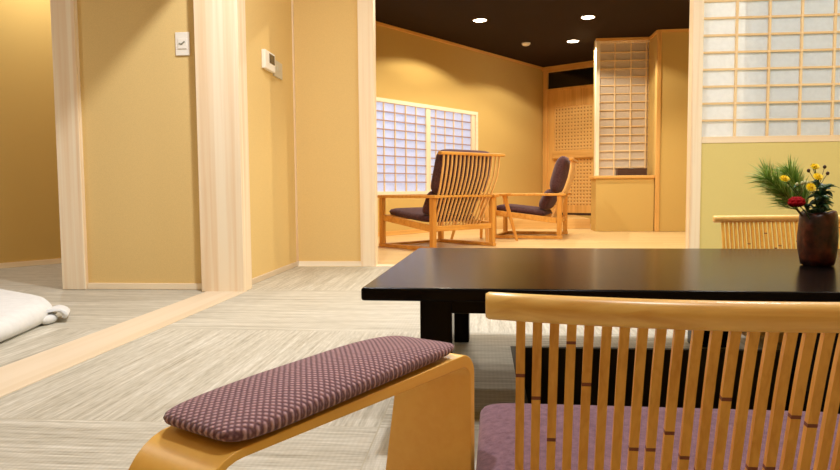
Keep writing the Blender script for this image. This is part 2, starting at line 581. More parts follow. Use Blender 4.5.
# paper window in the oblique wall
w2 = struct(empty('window_2', (A.x, A.y, 0), ANG), 'bluish paper window with a fine wooden grid in the slanting wall', 'window')
bm = bmesh.new()
for t0, t1, z0, z1 in ((WT0, WT1, 1.472, WZ1), (WT0, WT1, WZ0, .492), (WT1 - .045, WT1, .492, 1.472), (WT0, WT0 + .045, .492, 1.472)):
    bm_box(bm, (t0, -.012, z0), (t1, .05, z1))
obj('frame', bm, M_hinokiX, w2, bevel=.002)
bm = bmesh.new()
for t0, t1 in ((.865, .945), (1.80, 1.872)):
    bm_box(bm, (t0, .0, .492), (t1, .022, 1.472))
obj('sash_stiles', bm, M_hinoki, w2)
bm = bmesh.new(); bm2 = bmesh.new()
rows = [1.373 - .0968 * k for k in range(9)]
for k in range(-11, 5):
    bm_box(bm, (.13 + .1855 * k - .006, .004, .492), (.13 + .1855 * k + .006, .02, 1.472))
for k in range(4):
    x = 1.071 + .182 * k
    bm_box(bm, (x - .0055, .012, .492), (x + .0055, .026, 1.472))
for z in rows:
    bm_box(bm2, (WT0, .002, z - .006), (.865, .022, z + .006))
    bm_box(bm2, (.945, .010, z - .006), (1.80, .028, z + .006))
obj('upright_bars', bm, M_barV, w2)
obj('cross_bars', bm2, M_winbar, w2)
bm = bmesh.new()
bm_box(bm, (WT0, .030, .48), (WT1, .032, 1.48))
obj('paper', bm, M_paperL, w2)

# door wall: runs from the far corner C along v
ANG2 = math.atan2(v.y, v.x)
def dw(name, s0, s1, z0, z1, o0, o1, mat, parent=None, bevel=0):
    """piece of the door wall; o measured towards the room (local -y)"""
    bm = bmesh.new(); bm_box(bm, (s0, -o1, z0), (s1, -o0, z1))
    return obj(name, bm, mat, parent, bevel=bevel, loc=None if parent else (C.x, C.y, 0), rot=None if parent else (0, 0, ANG2))
DS0, DS1 = .07, 1.02
bm = bmesh.new()
for s0, s1, z0, z1 in ((-.06, DS0, 0, HB), (DS1, 2.4, 0, HB), (DS0, DS1, 2.255, HB), (DS0, DS1, 0, .12)):
    bm_box(bm, (s0, 0, z0), (s1, .06, z1))
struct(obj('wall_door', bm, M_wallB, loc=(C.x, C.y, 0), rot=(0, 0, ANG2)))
struct(dw('trim_9', -.06, 1.4, HB - .06, HB, .001, .02, M_amberX))
d1 = struct(empty('door_1', (C.x, C.y, 0), ANG2), 'cane-panelled wooden door with a dark glazed transom above it', 'door')
bm = bmesh.new()
bm_box(bm, (DS0 - .05, -.02, .12), (DS0 + .02, .05, 2.27))
bm_box(bm, (DS1 - .02, -.02, .12), (DS1 + .05, .05, 2.27))
bm_box(bm, (DS0 + .02, -.02, 1.955), (DS1 - .02, .05, 1.99))
bm_box(bm, (DS0 + .02, -.02, 2.235), (DS1 - .02, .05, 2.27))
obj('frame', bm, M_amber, d1, bevel=.002)
bm = bmesh.new()
bm_box(bm, (DS0 + .02, .02, 1.99), (DS1 - .02, .03, 2.235))
obj('transom_glass', bm, M_glassdark, d1)
bm = bmesh.new()
s0, s1 = DS0 + .02, DS1 - .02
for a0, a1, z0, z1 in ((s0, s0 + .11, .155, 1.955), (s1 - .11, s1, .155, 1.955), (s0 + .11, s1 - .11, .155, .27), (s0 + .11, s1 - .11, 1.72, 1.955)):
    bm_box(bm, (a0, .0, z0), (a1, .04, z1))
obj('door_frame_rails', bm, M_amber, d1, bevel=.002)
bm = bmesh.new()
bm_box(bm, (s0 + .11, .015, .27), (s1 - .11, .028, 1.72))
obj('cane_panel', bm, M_wicker, d1)
bm = bmesh.new()
bm_box(bm, (s0 + .10, -.045, .955), (s1 - .12, .0, 1.075))
hd = obj('handle_bar', bm, M_amberX, d1, bevel=.006)
bm = bmesh.new()
bm_box(bm, (s0 - .02, .001, .121), (s1 + .02, .05, .156))
obj('threshold', bm, plain('dark_slot', lin(60, 36, 18), .6), d1)

# raised wooden step in front of the door
bm = bmesh.new()
tt = (8.66 - A.y) / u.y
bm_prism(bm, [(A.x + u.x * tt + .002, 8.66), (1.37, 8.66), (1.37, C.y + v.y / v.x * (1.37 - C.x) - .002), (C.x, C.y - .004)], 0, .125)
struct(obj('floor_step', bm, wood('step_wood', lin(232, 190, 122), lin(212, 166, 96), 'X', 30, .8)), 'raised wooden step in front of the cane-panelled door', 'step')

# lattice screen block with a shelf below
w3 = struct(empty('window_3'), 'tall paper lattice screen above the counter', 'shoji screen')
yl = 8.46
bm = bmesh.new()
bm_box(bm, (1.385, yl - .05, .66), (1.43, yl + .05, HB))
bm_box(bm, (1.43, yl - .02, HB - .05), (2.02, yl + .05, HB))
obj('frame', bm, M_hinoki, w3, bevel=.002)
bm = bmesh.new(); bm2 = bmesh.new()
for x in (1.617, 1.807, 1.990):
    bm_box(bm, (x - .007, yl - .004, .66), (x + .007, yl + .014, HB - .05))
for k in range(15):
    z = HB - .16 - .0995 * k
    bm_box(bm2, (1.43, yl - .002, z - .0055), (2.02, yl + .016, z + .0055))
obj('upright_bars', bm, M_barV, w3); obj('cross_bars', bm2, M_bar, w3)
box_obj('paper', (1.43, yl + .017, .655), (2.02, yl + .019, HB - .04), M_paperB, w3)
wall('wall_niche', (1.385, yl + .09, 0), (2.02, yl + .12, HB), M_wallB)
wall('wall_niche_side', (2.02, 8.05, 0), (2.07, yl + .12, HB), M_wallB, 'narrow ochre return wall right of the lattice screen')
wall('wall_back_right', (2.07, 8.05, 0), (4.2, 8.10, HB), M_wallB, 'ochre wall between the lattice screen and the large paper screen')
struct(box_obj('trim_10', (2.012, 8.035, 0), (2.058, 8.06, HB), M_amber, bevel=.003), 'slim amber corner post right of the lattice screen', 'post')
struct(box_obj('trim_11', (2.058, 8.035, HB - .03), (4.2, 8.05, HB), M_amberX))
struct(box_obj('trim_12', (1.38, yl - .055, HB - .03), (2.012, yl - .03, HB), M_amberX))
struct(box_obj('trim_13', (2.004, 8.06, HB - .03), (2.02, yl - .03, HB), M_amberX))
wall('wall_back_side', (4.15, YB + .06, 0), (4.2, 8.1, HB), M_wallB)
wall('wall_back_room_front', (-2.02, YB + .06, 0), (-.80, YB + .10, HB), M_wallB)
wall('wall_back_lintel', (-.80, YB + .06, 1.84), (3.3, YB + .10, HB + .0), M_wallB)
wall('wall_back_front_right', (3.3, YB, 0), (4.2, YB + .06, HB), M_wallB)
struct(box_obj('ceiling_back', (-2.02, YB + .06, HB), (4.2, 11.2, HB + .05), M_dark), 'dark brown ceiling with small round downlights', 'ceiling')

ct = thing('counter', 'low ochre-faced counter with a wooden top below the lattice screen', 'counter', (1.70, 8.25, 0))
box_obj('body', (-.355, -.15, 0), (.312, .20, .625), M_wallB, ct)
box_obj('counter_top', (-.385, -.18, .625), (.312, .20, .658), M_amberX, ct, bevel=.004)
bx = thing('box', 'small dark brown box on the counter in front of the lattice screen', 'box', (1.78, 8.25, .658))
bm = bmesh.new()
bm_box(bm, (-.17, -.06, 0), (.17, .06, .008))
for lo, hi in (((-.17, -.06, .008), (.17, -.05, .085)), ((-.17, .05, .008), (.17, .06, .085)), ((-.17, -.05, .008), (-.16, .05, .085)), ((.16, -.05, .008), (.17, .05, .085))):
    bm_box(bm, lo, hi)
obj('body', bm, M_box, bx)
bm = bmesh.new(); bm_cushion(bm, 0, 0, .07, .045, .04, .04, 2.4, 2, 16, 8)
tg = obj('white_insert', bm, M_cloth, None, smooth=True, loc=(1.79, 8.25, .658 + -.02))  # plain white rounded piece set into the box
tag(tg, 'small white rounded cloth in the dark brown box', 'insert')

# ---------------------------------------------------------------- switch and thermostats
sw = thing('light_switch', 'pale square wall switch between the two pale posts', 'light switch', (-1.4985, 3.31, 1.246))
box_obj('plate', (-.0375, -.008, -.058), (.0375, 0, .058), M_white, sw, bevel=.003)
rk = box_obj('rocker', (-.024, -.012, -.026), (.024, -.008, .026), M_white, sw, bevel=.002)
bm = bmesh.new()
for p, q in (((-.016, 0, .0), (-.004, 0, -.006)), ((-.004, 0, -.006), (.014, 0, .008))):
    bm_beam(bm, p, q, .006, .0035, (0, 1, 0))
obj('mark', bm, M_mark, rk, loc=(0, -.013, .002))
th = thing('thermostat', 'white wall controller with a dark display', 'thermostat', (-1.242, 3.846, 1.254))
hs = box_obj('housing', (0, -.092, -.053), (.024, .092, .053), M_white, th, bevel=.004)
box_obj('display', (.024, -.02, -.012), (.0255, .075, .042), M_screen, hs)
tp = thing('thermostat', 'blank greyish wall plate just right of the controller with the dark display', 'thermostat', (-1.242, 4.041, 1.241))
hs = box_obj('housing', (0, -.083, -.049), (.010, .083, .049), M_grey, tp, bevel=.003)
box_obj('dial', (.010, -.02, -.01), (.014, .02, .02), M_grey, hs, bevel=.002)

# ---------------------------------------------------------------- ceiling lights of the back room
def downlight(x, y, label, on=True):
    t = thing('downlight', label, 'ceiling light', (x, y, HB), 0, 'downlights in the dark ceiling')
    bm = bmesh.new(); bm_lathe(bm, [(.0685, -.006), (.078, -.006), (.080, 0), (.0685, 0), (.0685, -.006)], 28, caps=False)
    obj('ring', bm, M_ring, t, True)
    bm = bmesh.new(); bm_lathe(bm, [(.001, -.004), (.068, -.004), (.068, -.001), (.001, -.001)], 28)
    obj('lens', bm, M_lamp if on else M_ring, t)
    return t
DLS = [(-.017, 7.352, 'glowing round downlight above the lounge chair with its back turned'),
       (1.123, 7.367, 'glowing round downlight nearest the large paper screen'),
       (1.119, 8.517, 'glowing round downlight in front of the lattice screen')]
for x, y, lb in DLS:
    downlight(x, y, lb)
sd = thing('smoke_detector', 'small pale unlit disc on the dark ceiling near the door', 'smoke detector', (.55, 8.556, HB))
bm = bmesh.new(); bm_lathe(bm, [(.001, -.03), (.04, -.03), (.055, -.012), (.055, 0), (.001, 0)], 28)
hs = obj('housing', bm, M_white, sd, True)
bm = bmesh.new(); bm_lathe(bm, [(.001, -.038), (.018, -.038), (.02, -.03), (.001, -.03)], 20)
obj('sensor_cap', bm, M_grey, hs, True)

# ---------------------------------------------------------------- low black table
RT = rad(-1.7)
tb = thing('low_table', 'long low black lacquer table standing over the leg pit', 'table', (.713, 1.819, 0), RT)
box_obj('tabletop', (-.95, -.485, .272), (.95, .485, .30), M_lacquer, tb, bevel=.006, seg=3)
bm = bmesh.new()
for lo, hi in (((-.775, -.405, .234), (.775, -.375, .2715)), ((-.775, .375, .234), (.775, .405, .2715)), ((-.84, -.337, .234), (-.81, .337, .2715)), ((.81, -.337, .234), (.84, .337, .2715))):
    bm_box(bm, lo, hi)
obj('apron', bm, M_lacquer, tb, bevel=.002)
for x in (-.801, .801):
    for y in (-.372, .372):
        box_obj('leg', (x - .035, y - .035, 0), (x + .035, y + .035, .2718), M_lacquer, tb, bevel=.004)
for y in (-.372, .372):
    box_obj('leg', (-.06, y - .033, 0), (.06, y + .033, .2335), M_lacquer, tb, bevel=.004)

# ---------------------------------------------------------------- floor chairs (no legs)
def rail_y(x):           # the rail bows backwards in the middle
    return -.30 + .045 * (x / .277) ** 2 if True else 0
def make_zaisu():
    z = thing('floor_chair', 'legless wooden floor chair with a plum cushion, nearest, its slatted back towards us', 'chair', (.286, .945, 0), rad(-1.2), 'slatted floor chairs at the black table')
    # top rail
    bm = bmesh.new()
    rings = []
    n = 28
    for i in range(n + 1):
        x = -.277 + .554 * i / n
        if i == 1: x = -.2735
        if i == n - 1: x = .2735
        y = rail_y(x)
        e = .86 if min(i, n - i) == 0 else 1
        ring = []
        for k in range(16):
            a = 2 * math.pi * k / 16
            c, s = math.cos(a), math.sin(a)
            ring.append((x, y + .0135 * math.copysign(abs(c) ** .92, c) * e, .380 + .0144 * math.copysign(abs(s) ** .92, s) * e))
        rings.append(ring)
    bm_loft(bm, rings)
    obj('top_rail', bm, M_oak, z, smooth=True)
    # bamboo slats
    bm = bmesh.new()
    rr = random.Random(3)
    ns = 30
    for i in range(ns):
        x = -.241 + .482 * i / (ns - 1)
        yt = rail_y(x) + .001
        yb = -.180 + .02 * (x / .277) ** 2
        nodes = [rr.uniform(.08, .62), rr.uniform(.7, .95)]
        ts = sorted([k / 12 for k in range(13)] + [nd + e for nd in nodes for e in (-.006, .006)])
        w, th_ = .0047, .0048
        rings, mats = [], []
        for j, t in enumerate(ts):
            zz = .376 + (.036 - .376) * t
            f = t * 1.05 - .22 * math.sin(math.pi * t) * t
            yy = yt + (yb - yt) * min(1.0, f if t < 1 else 1)
            rings.append([(x - w, yy - th_, zz), (x + w, yy - th_, zz), (x + w * .8, yy + th_, zz), (x - w * .8, yy + th_, zz)])
            if j:
                tm = (ts[j - 1] + t) / 2
                mats.append(1 if any(abs(tm - nd) < .004 for nd in nodes) else 0)
        bm_loft(bm, rings, mats=mats)
    obj('slats', bm, [M_bamboo, M_node], z)
    bm = bmesh.new()
    bm_prism(bm, [(-.27, -.215), (.27, -.215), (.27, .22), (-.27, .22)], .026, .04)
    obj('seat_board', bm, M_oak, z, bevel=.004)
    for x in (-.2, .2):
        box_obj('base_runner', (x - .02, -.20, 0), (x + .02, .20, .0255), M_oak, z, bevel=.003)
    return z
def make_cushion(label, loc, rz):
    bm = bmesh.new(); bm_cushion(bm, 0, 0, .0415, .318, .216, .0415, 22, 5.0, 112, 20)
    o = obj('seat_cushion', bm, M_cush, None, smooth=True, loc=loc, rot=(0, 0, rz))
    return tag(o, label, 'cushion', 'plum cushions on the floor chairs')
z1 = make_zaisu()
make_cushion('plum velvet cushion on the nearest floor chair, seen through its slats', (.309, .994, .0405), rad(-1.2))
z2 = copy_tree(z1)
z2['label'] = 'legless wooden floor chair facing us across the black table behind the vase'
z2.location = (1.165, 2.43, 0); z2.rotation_euler = (0, 0, math.pi + RT)
make_cushion('plum cushion on the floor chair across the black table', (1.165, 2.382, .0405), math.pi + RT)

# ---------------------------------------------------------------- padded arm rest beside the near chair
Np, Fp = Vector((-.319, .609)), Vector((-.071, 1.047))
ad = (Fp - Np); AL = ad.length
ks = thing('armrest', 'bent plywood armrest stool with a plum woven pad, beside the nearest floor chair', 'armrest', ((Np.x + Fp.x) / 2, (Np.y + Fp.y) / 2, 0), math.atan2(ad.y, ad.x) - math.pi / 2)
def kpath():
    h, L2, rn, rf = .248, AL / 2, .062, .034
    pts = [(-L2, .0), (-L2, .06), (-L2, .12)]
    for k in range(9):
        a = math.pi - k / 8 * math.pi / 2
        pts.append((-L2 + rn + rn * math.cos(a), h - rn + rn * math.sin(a)))
    for k in range(1, 5):
        t = k / 5
        pts.append((-L2 + rn + (2 * L2 - rn - rf) * t, h))
    for k in range(9):
        a = math.pi / 2 - k / 8 * math.pi / 2
        pts.append((L2 - rf + rf * math.cos(a), h - rf + rf * math.sin(a)))
    pts += [(L2, .12), (L2, .06), (L2, .0)]
    return pts
kp = kpath(); TK = .0125
bm = bmesh.new()
rings = []
for i, (y, zz) in enumerate(kp):
    p0, p1 = kp[max(i - 1, 0)], kp[min(i + 1, len(kp) - 1)]
    d = Vector((p1[0] - p0[0], p1[1] - p0[1])).normalized()
    nn = Vector((d.y, -d.x))          # inward (down on the flat)
    hw = .0635 + .005 * y / (AL / 2)
    hl = hw + .034 * max(0, (.22 - zz) / .22)
    yi, zi = y + nn.x * TK, zz + nn.y * TK
    zz += .0055 * (y / (AL / 2) + .25) * min(1, zz / .2); rings.append([(-hl, y, zz), (hw, y, zz), (hw, yi, max(zi, 0)), (-hl, yi, max(zi, 0))])
bm_loft(bm, rings)
obj('bent_frame', bm, M_ply, ks, bevel=.0015)
bm = bmesh.new()
bm_cushion(bm, 0, 0, 0, 0.0672, .214, .0150, 8, 3.0, 96, 18)
for vv in bm.verts:
    t = vv.co.y / .214
    if vv.co.z > 0:
        vv.co.z *= 1.45 - .45 * t * t - (.62 * t ** 3 if t > 0 else 0)
        vv.co.z *= 1 - .25 * (vv.co.x / .067) ** 2
    vv.co.z += .0055 * (t + .25)
obj('pad', bm, M_pad, ks, smooth=True, loc=(0, .006, .2625))

# ---------------------------------------------------------------- lounge chairs
def make_lounge():
    c = thing('lounge_chair', 'wooden lounge chair with its slatted back turned to us and dark plum cushions', 'chair', (-.40, 6.0, 0), rad(46.8), 'lounge chairs in the back room')
    W, Dp = .36, .335
    for sx in (-1, 1):
        for sy in (-1, 1):
            box_obj('leg', (sx * W - .02, sy * Dp - .024, 0.03), (sx * W + .02, sy * Dp + .024, .437), M_chairZ, c, bevel=.004)
        box_obj('arm', (sx * W - .032, -Dp - .06, .437), (sx * W + .032, Dp + .045, .462), M_chair, c, bevel=.006)
        box_obj('runner', (sx * W - .021, -Dp - .03, 0), (sx * W + .021, Dp + .03, .03), M_chair, c, bevel=.003)
        bm = bmesh.new()
        bm_beam(bm, (sx * (W - .001), -Dp + .0245, .185), (sx * (W - .001), Dp - .0245, .262), .03, .055)
        obj('side_rail', bm, M_chair, c, bevel=.003)
    box_obj('seat_rail', (-W + .0205, -Dp - .012, .16), (W - .0205, -Dp + .018, .205), M_chair, c, bevel=.003)
    box_obj('seat_rail', (-W + .0205, Dp - .018, .235), (W - .0205, Dp + .012, .285), M_chair, c, bevel=.003)
    box_obj('arm_crossbar', (-W + .0325, -Dp - .035, .440), (W - .0325, -Dp - .015, .460), M_chair, c, bevel=.003)
    box_obj('stretcher', (-W + .022, Dp - .02, .004), (W - .022, Dp + .02, .026), M_chair, c, bevel=.003)
    prof = [(-.235, .185), (-.285, .30), (-.338, .42), (-.385, .52), (-.420, .62), (-.438, .71), (-.446, .795)]
    bm = bmesh.new()
    for i in range(15):
        x = -.335 + .67 * i / 14
        xb = x * .87
        rings = []
        for j, (y, zz) in enumerate(prof):
            xx = xb + (x - xb) * min(1, j / 4)
            p0, p1 = prof[max(j - 1, 0)], prof[min(j + 1, 6)]
            d = Vector((p1[0] - p0[0], p1[1] - p0[1])).normalized(); nn = Vector((-d.y, d.x)) * .007
            rings.append([(xx - .0055, y + nn.x, zz + nn.y), (xx + .0055, y + nn.x, zz + nn.y), (xx + .0055, y - nn.x, zz - nn.y), (xx - .0055, y - nn.x, zz - nn.y)])
        bm_loft(bm, rings)
    obj('slats', bm, M_slat, c)
    bm = bmesh.new()
    bm_box(bm, (-.385, -.470, .79), (.385, -.424, .815))
    obj('top_rail', bm, M_chair, c, bevel=.006)
    # cushions
    bm = bmesh.new(); bm_cushion(bm, 0, 0, 0, .318, .275, .045, 8, 3, 56, 10)
    obj('seat_cushion', bm, M_cushD, c, smooth=True, loc=(0, .07, .285), rot=(rad(6.5), 0, 0))
    bm = bmesh.new(); bm_cushion(bm, 0, 0, 0, .325, .195, .085, 7, 2.3, 56, 12)
    obj('back_cushion', bm, M_cushD, c, smooth=True, loc=(0, -.318, .655), rot=(rad(-74), 0, 0))
    bm = bmesh.new(); bm_cushion(bm, 0, 0, 0, .318, .115, .075, 7, 2.2, 56, 12)
    obj('back_cushion', bm, M_cushD, c, smooth=True, loc=(0, -.195, .395), rot=(rad(-62), 0, 0))
    return c
c1 = make_lounge()
c2 = copy_tree(c1)
c2['label'] = 'wooden lounge chair seen from its side in front of the cane-panelled door'
c2.location = (.525, 7.30, 0); c2.rotation_euler = (0, 0, rad(78.5))

st = thing('side_table', 'small round wooden table with splayed legs between the two lounge chairs', 'table', (.02, 6.63, 0), rad(5))
bm = bmesh.new(); bm_lathe(bm, [(.001, .446), (.255, .446), (.27, .455), (.27, .464), (.266, .468), (.001, .468)], 48)
obj('tabletop', bm, M_chair, st, bevel=0, smooth=False)
for k in range(4):
    a = k * math.pi / 2
    bm = bmesh.new()
    bm_beam(bm, (.20 * math.cos(a), .20 * math.sin(a), .4455), (.325 * math.cos(a), .325 * math.sin(a), 0.004), .044, .044, (math.cos(a), math.sin(a), .1), .026, .026)
    for vv in bm.verts:
        if vv.co.z < .05: vv.co.z = 0
        if vv.co.z > .40: vv.co.z = .4455
    obj('leg', bm, M_chairZ, st, bevel=.004)

# ---------------------------------------------------------------- vase with pine and flowers
VX, VY, VZ = .858, 1.80, .30
bm = bmesh.new()
rv = random.Random(5)
prof = [(.030, 0), (.0385, .003), (.0425, .02), (.0448, .045), (.0455, .075), (.0448, .105), (.0425, .128), (.039, .138), (.033, .139), (.030, .130), (.030, .06), (.002, .058)]
nv_ = 40
rings = []
for j, (r, z) in enumerate(prof):
    ring = []
    for k in range(nv_):
        a = 2 * math.pi * k / nv_
        w = mnoise.noise(Vector((math.cos(a) * 2.1, math.sin(a) * 2.1, z * 22)))
        w2_ = mnoise.noise(Vector((math.cos(a) * 5, math.sin(a) * 5, z * 60 + 9)))
        rr_ = r * (1 + (.07 * w + .04 * w2_) * (1 if j < 8 else .2))
        zt = z + (.006 * mnoise.noise(Vector((math.cos(a) * 1.6, math.sin(a) * 1.6, 4.4))) if j in (6, 7, 8) else 0)
        ring.append((rr_ * math.cos(a), rr_ * math.sin(a), zt))
    rings.append(ring)
bm_loft(bm, rings)
M_vase, nt, b = new_mat('bark_brown')
tc = N(nt, 'ShaderNodeTexCoord'); nz = N(nt, 'ShaderNodeTexNoise'); nz.inputs['Scale'].default_value = 38; nz.inputs['Detail'].default_value = 5
nt.links.new(tc.outputs['Object'], nz.inputs['Vector'])
r_ = ramp(nt, [(.35, lin(32, 9, 5)), (.55, lin(70, 27, 15)), (.74, lin(112, 50, 30))])
nt.links.new(nz.outputs['Fac'], r_.inputs['Fac']); nt.links.new(r_.outputs['Color'], b.inputs['Base Color'])
bp = N(nt, 'ShaderNodeBump'); bp.inputs['Strength'].default_value = .6; bp.inputs['Distance'].default_value = .004
nt.links.new(nz.outputs['Fac'], bp.inputs['Height']); nt.links.new(bp.outputs['Normal'], b.inputs['Normal'])
b.inputs['Roughness'].default_value = .38
vs = obj('vase', bm, M_vase, None, smooth=True, loc=(VX, VY, VZ))
tag(vs, 'squat bark-brown vase on the black table holding pine and flowers', 'vase')

M_needle = plain('pine_needle', lin(132, 170, 76), .5)
M_needle2 = plain('pine_needle_pale', lin(198, 216, 136), .5)
M_twig = plain('twig_bark', lin(80, 60, 36), .8)
M_leaf = plain('leaf_green', lin(40, 84, 42), .45)
M_leaf2 = plain('leaf_dark', lin(28, 58, 32), .45)
M_yellow = plain('petal_yellow', lin(255, 228, 8), .6)
M_yellow2 = plain('floret_centre', lin(238, 196, 10), .7)
M_red = plain('petal_red', lin(132, 2, 10), .8, .1)
M_bud = plain('pale_bud', lin(190, 190, 140), .6)
M_berry = plain('dark_bud', lin(70, 44, 24), .6)
M_stem = plain('stem_green', lin(66, 96, 48), .6)
mouth = Vector((VX, VY, VZ + .125))

def V3(x, y, z): return Vector((x, y, z))

def pine(label, tip, base_t, spread, n, seed, ln):
    """a twig from the vase mouth with a brush of long needles"""
    rp = random.Random(seed)
    t = thing('pine_sprig', label, 'pine sprig', tuple(mouth - Vector((.0, 0, .05))), 0, 'pine sprigs in the vase')
    o0 = Vector((0, 0, 0)); tip = Vector(tip) - (mouth - Vector((0, 0, .05)))
    mid = o0.lerp(tip, .5) + Vector((0, 0, .015))
    def at(s): return (o0 * (1 - s) ** 2 + mid * 2 * s * (1 - s) + tip * s * s)
    bm = bmesh.new(); bm_tube(bm, [at(k / 6) for k in range(7)], [.0032 - .0012 * k / 6 for k in range(7)], 6)
    tw = obj('twig', bm, M_twig, t)
    bm = bmesh.new()
    for i in range(n):
        s = rp.uniform(base_t, 1.0)
        p = at(s); d = (at(min(1, s + .05)) - at(max(0, s - .05))).normalized()
        side = Vector((rp.gauss(0, 1), rp.gauss(0, .8), rp.gauss(.1, 1)))
        side -= d * side.dot(d); side.normalize()
        dd = (d * rp.uniform(.55, 1.1) + side * spread * rp.uniform(.5, 1.15) + Vector((0, 0, .05))).normalized()
        L = ln * rp.uniform(.7, 1.05)
        w = dd.cross(Vector((rp.gauss(0, 1), rp.gauss(0, 1), rp.gauss(0, 1)))).normalized() * .001
        w_ = dd.cross(w).normalized() * .001
        q = p + dd * L + Vector((0, 0, -.006))
        m_ = p + dd * L * .55
        a_ = [bm.verts.new(p + w), bm.verts.new(p - w), bm.verts.new(p + w_)]
        c_ = [bm.verts.new(m_ + w), bm.verts.new(m_ - w), bm.verts.new(m_ + w_)]
        e_ = bm.verts.new(q)
        mi = 1 if rp.random() < .35 else 0
        for k in range(3):
            bm.faces.new((a_[k], a_[(k + 1) % 3], c_[(k + 1) % 3], c_[k])).material_index = mi
            bm.faces.new((c_[k], c_[(k + 1) % 3], e_)).material_index = mi
    obj('needles', bm, [M_needle, M_needle2], tw)
    return t
pine('pine sprig reaching furthest out from the vase, above the empty side of the table', (.725, 1.79, .525), .40, .75, 420, 11, .070)
pine('upright pine sprig in the vase behind the lone yellow flower', (.797, 1.83, .534), .42, .72, 460, 12, .064)

def stem_to(t, base, tip, r=.0014):
    bm = bmesh.new()
    a, c = Vector((0, 0, 0)), Vector(tip) - Vector(base)
    m = a.lerp(c, .5) + Vector((.0, 0, .008))
    bm_tube(bm, [a, a.lerp(m, .5), m, m.lerp(c, .5), c], r, 6)
    return obj('stem', bm, M_stem, t)

def mum(label, tip, r, seed):
    rp = random.Random(seed); Rt = Matrix.Rotation(rad(rp.uniform(38, 62)), 3, 'X')
    base = tuple(mouth + Vector((rp.uniform(-.012, .012), rp.uniform(-.012, .012), -.03)))
    t = thing('chrysanthemum', label, 'flower', base, 0, 'yellow flowers in the vase')
    stem_to(t, base, tip)
    c = Vector(tip) - Vector(base)
    bm = bmesh.new()
    for ring_, (k, el, ln) in enumerate(((16, .1, 1), (14, .45, .85), (10, .85, .65), (6, 1.2, .45))):
        for i in range(k):
            az = 2 * math.pi * (i + .5 * ring_) / k + rp.uniform(-.1, .1)
            d = Rt @ Vector((math.cos(az) * math.cos(el), math.sin(az) * math.cos(el) , math.sin(el)))
            s = Rt @ Vector((-math.sin(az), math.cos(az), 0)) * r * .2
            up = d.cross(s).normalized() * r * .06
            p = c + d * r * .15; q = c + d * r * ln
            m = c + d * r * ln * .6
            vv = [bm.verts.new(x) for x in (p, m + s + up, q, m - s + up, m - up)]
            bm.faces.new((vv[0], vv[1], vv[2], vv[3])); bm.faces.new((vv[0], vv[4], vv[1])); bm.faces.new((vv[1], vv[4], vv[2])); bm.faces.new((vv[2], vv[4], vv[3])); bm.faces.new((vv[3], vv[4], vv[0]))
    pt = obj('petals', bm, M_yellow, t)
    bm = bmesh.new(); cc_ = c + Rt @ Vector((0, 0, r * .3)); bm_cushion(bm, cc_.x, cc_.y, cc_.z, r * .28, r * .28, r * .22, 2, 2, 12, 6)
    obj('flower_centre', bm, M_yellow2, pt, True)
mum('lone yellow flower in front of the pine needles', (.757, 1.765, .522), .0135, 1)
mum('lowest yellow flower, just above the red bloom', (.811, 1.745, .500), .0135, 2)
mum('topmost yellow flower of the bunch in the vase', (.838, 1.785, .552), .0125, 3)
mum('yellow flower just under the topmost one', (.838, 1.768, .526), .0140, 4)

# red bloom
base = tuple(mouth + Vector((-.012, -.01, -.03)))
t = thing('red_flower', 'round red bloom at the lip of the vase', 'flower', base)
tip = Vector((.774, 1.735, .463)); stem_to(t, base, tip)
c = tip - Vector(base)
bm = bmesh.new(); rp = random.Random(4)
for ring_, (k, el, ln) in enumerate(((9, -.3, 1.0), (9, .15, 1.0), (8, .55, .9), (6, .95, .7), (4, 1.3, .5))):
    for i in range(k):
        az = 2 * math.pi * (i + .5 * ring_) / k
        d = Vector((math.cos(az) * math.cos(el), math.sin(az) * math.cos(el), math.sin(el)))
        cc = c + d * .0135 * ln
        s = Vector((-math.sin(az), math.cos(az), 0)); up = d.cross(s).normalized()
        pts = []
        for q in range(8):
            an = 2 * math.pi * q / 8
            pts.append(bm.verts.new(cc + s * .0095 * math.cos(an) + up * .0085 * math.sin(an) + d * .003 * math.sin(an) + Vector((.006, 0, 0)) * 0))
        f0 = bm.verts.new(cc + d * .004); f1 = bm.verts.new(cc - d * .004)
        for q in range(8):
            bm.faces.new((pts[q], pts[(q + 1) % 8], f0)); bm.faces.new((pts[(q + 1) % 8], pts[q], f1))
for vv in bm.verts:
    vv.co.x = c.x + (vv.co.x - c.x) * 1.15
obj('petals', bm, M_red, t, True)

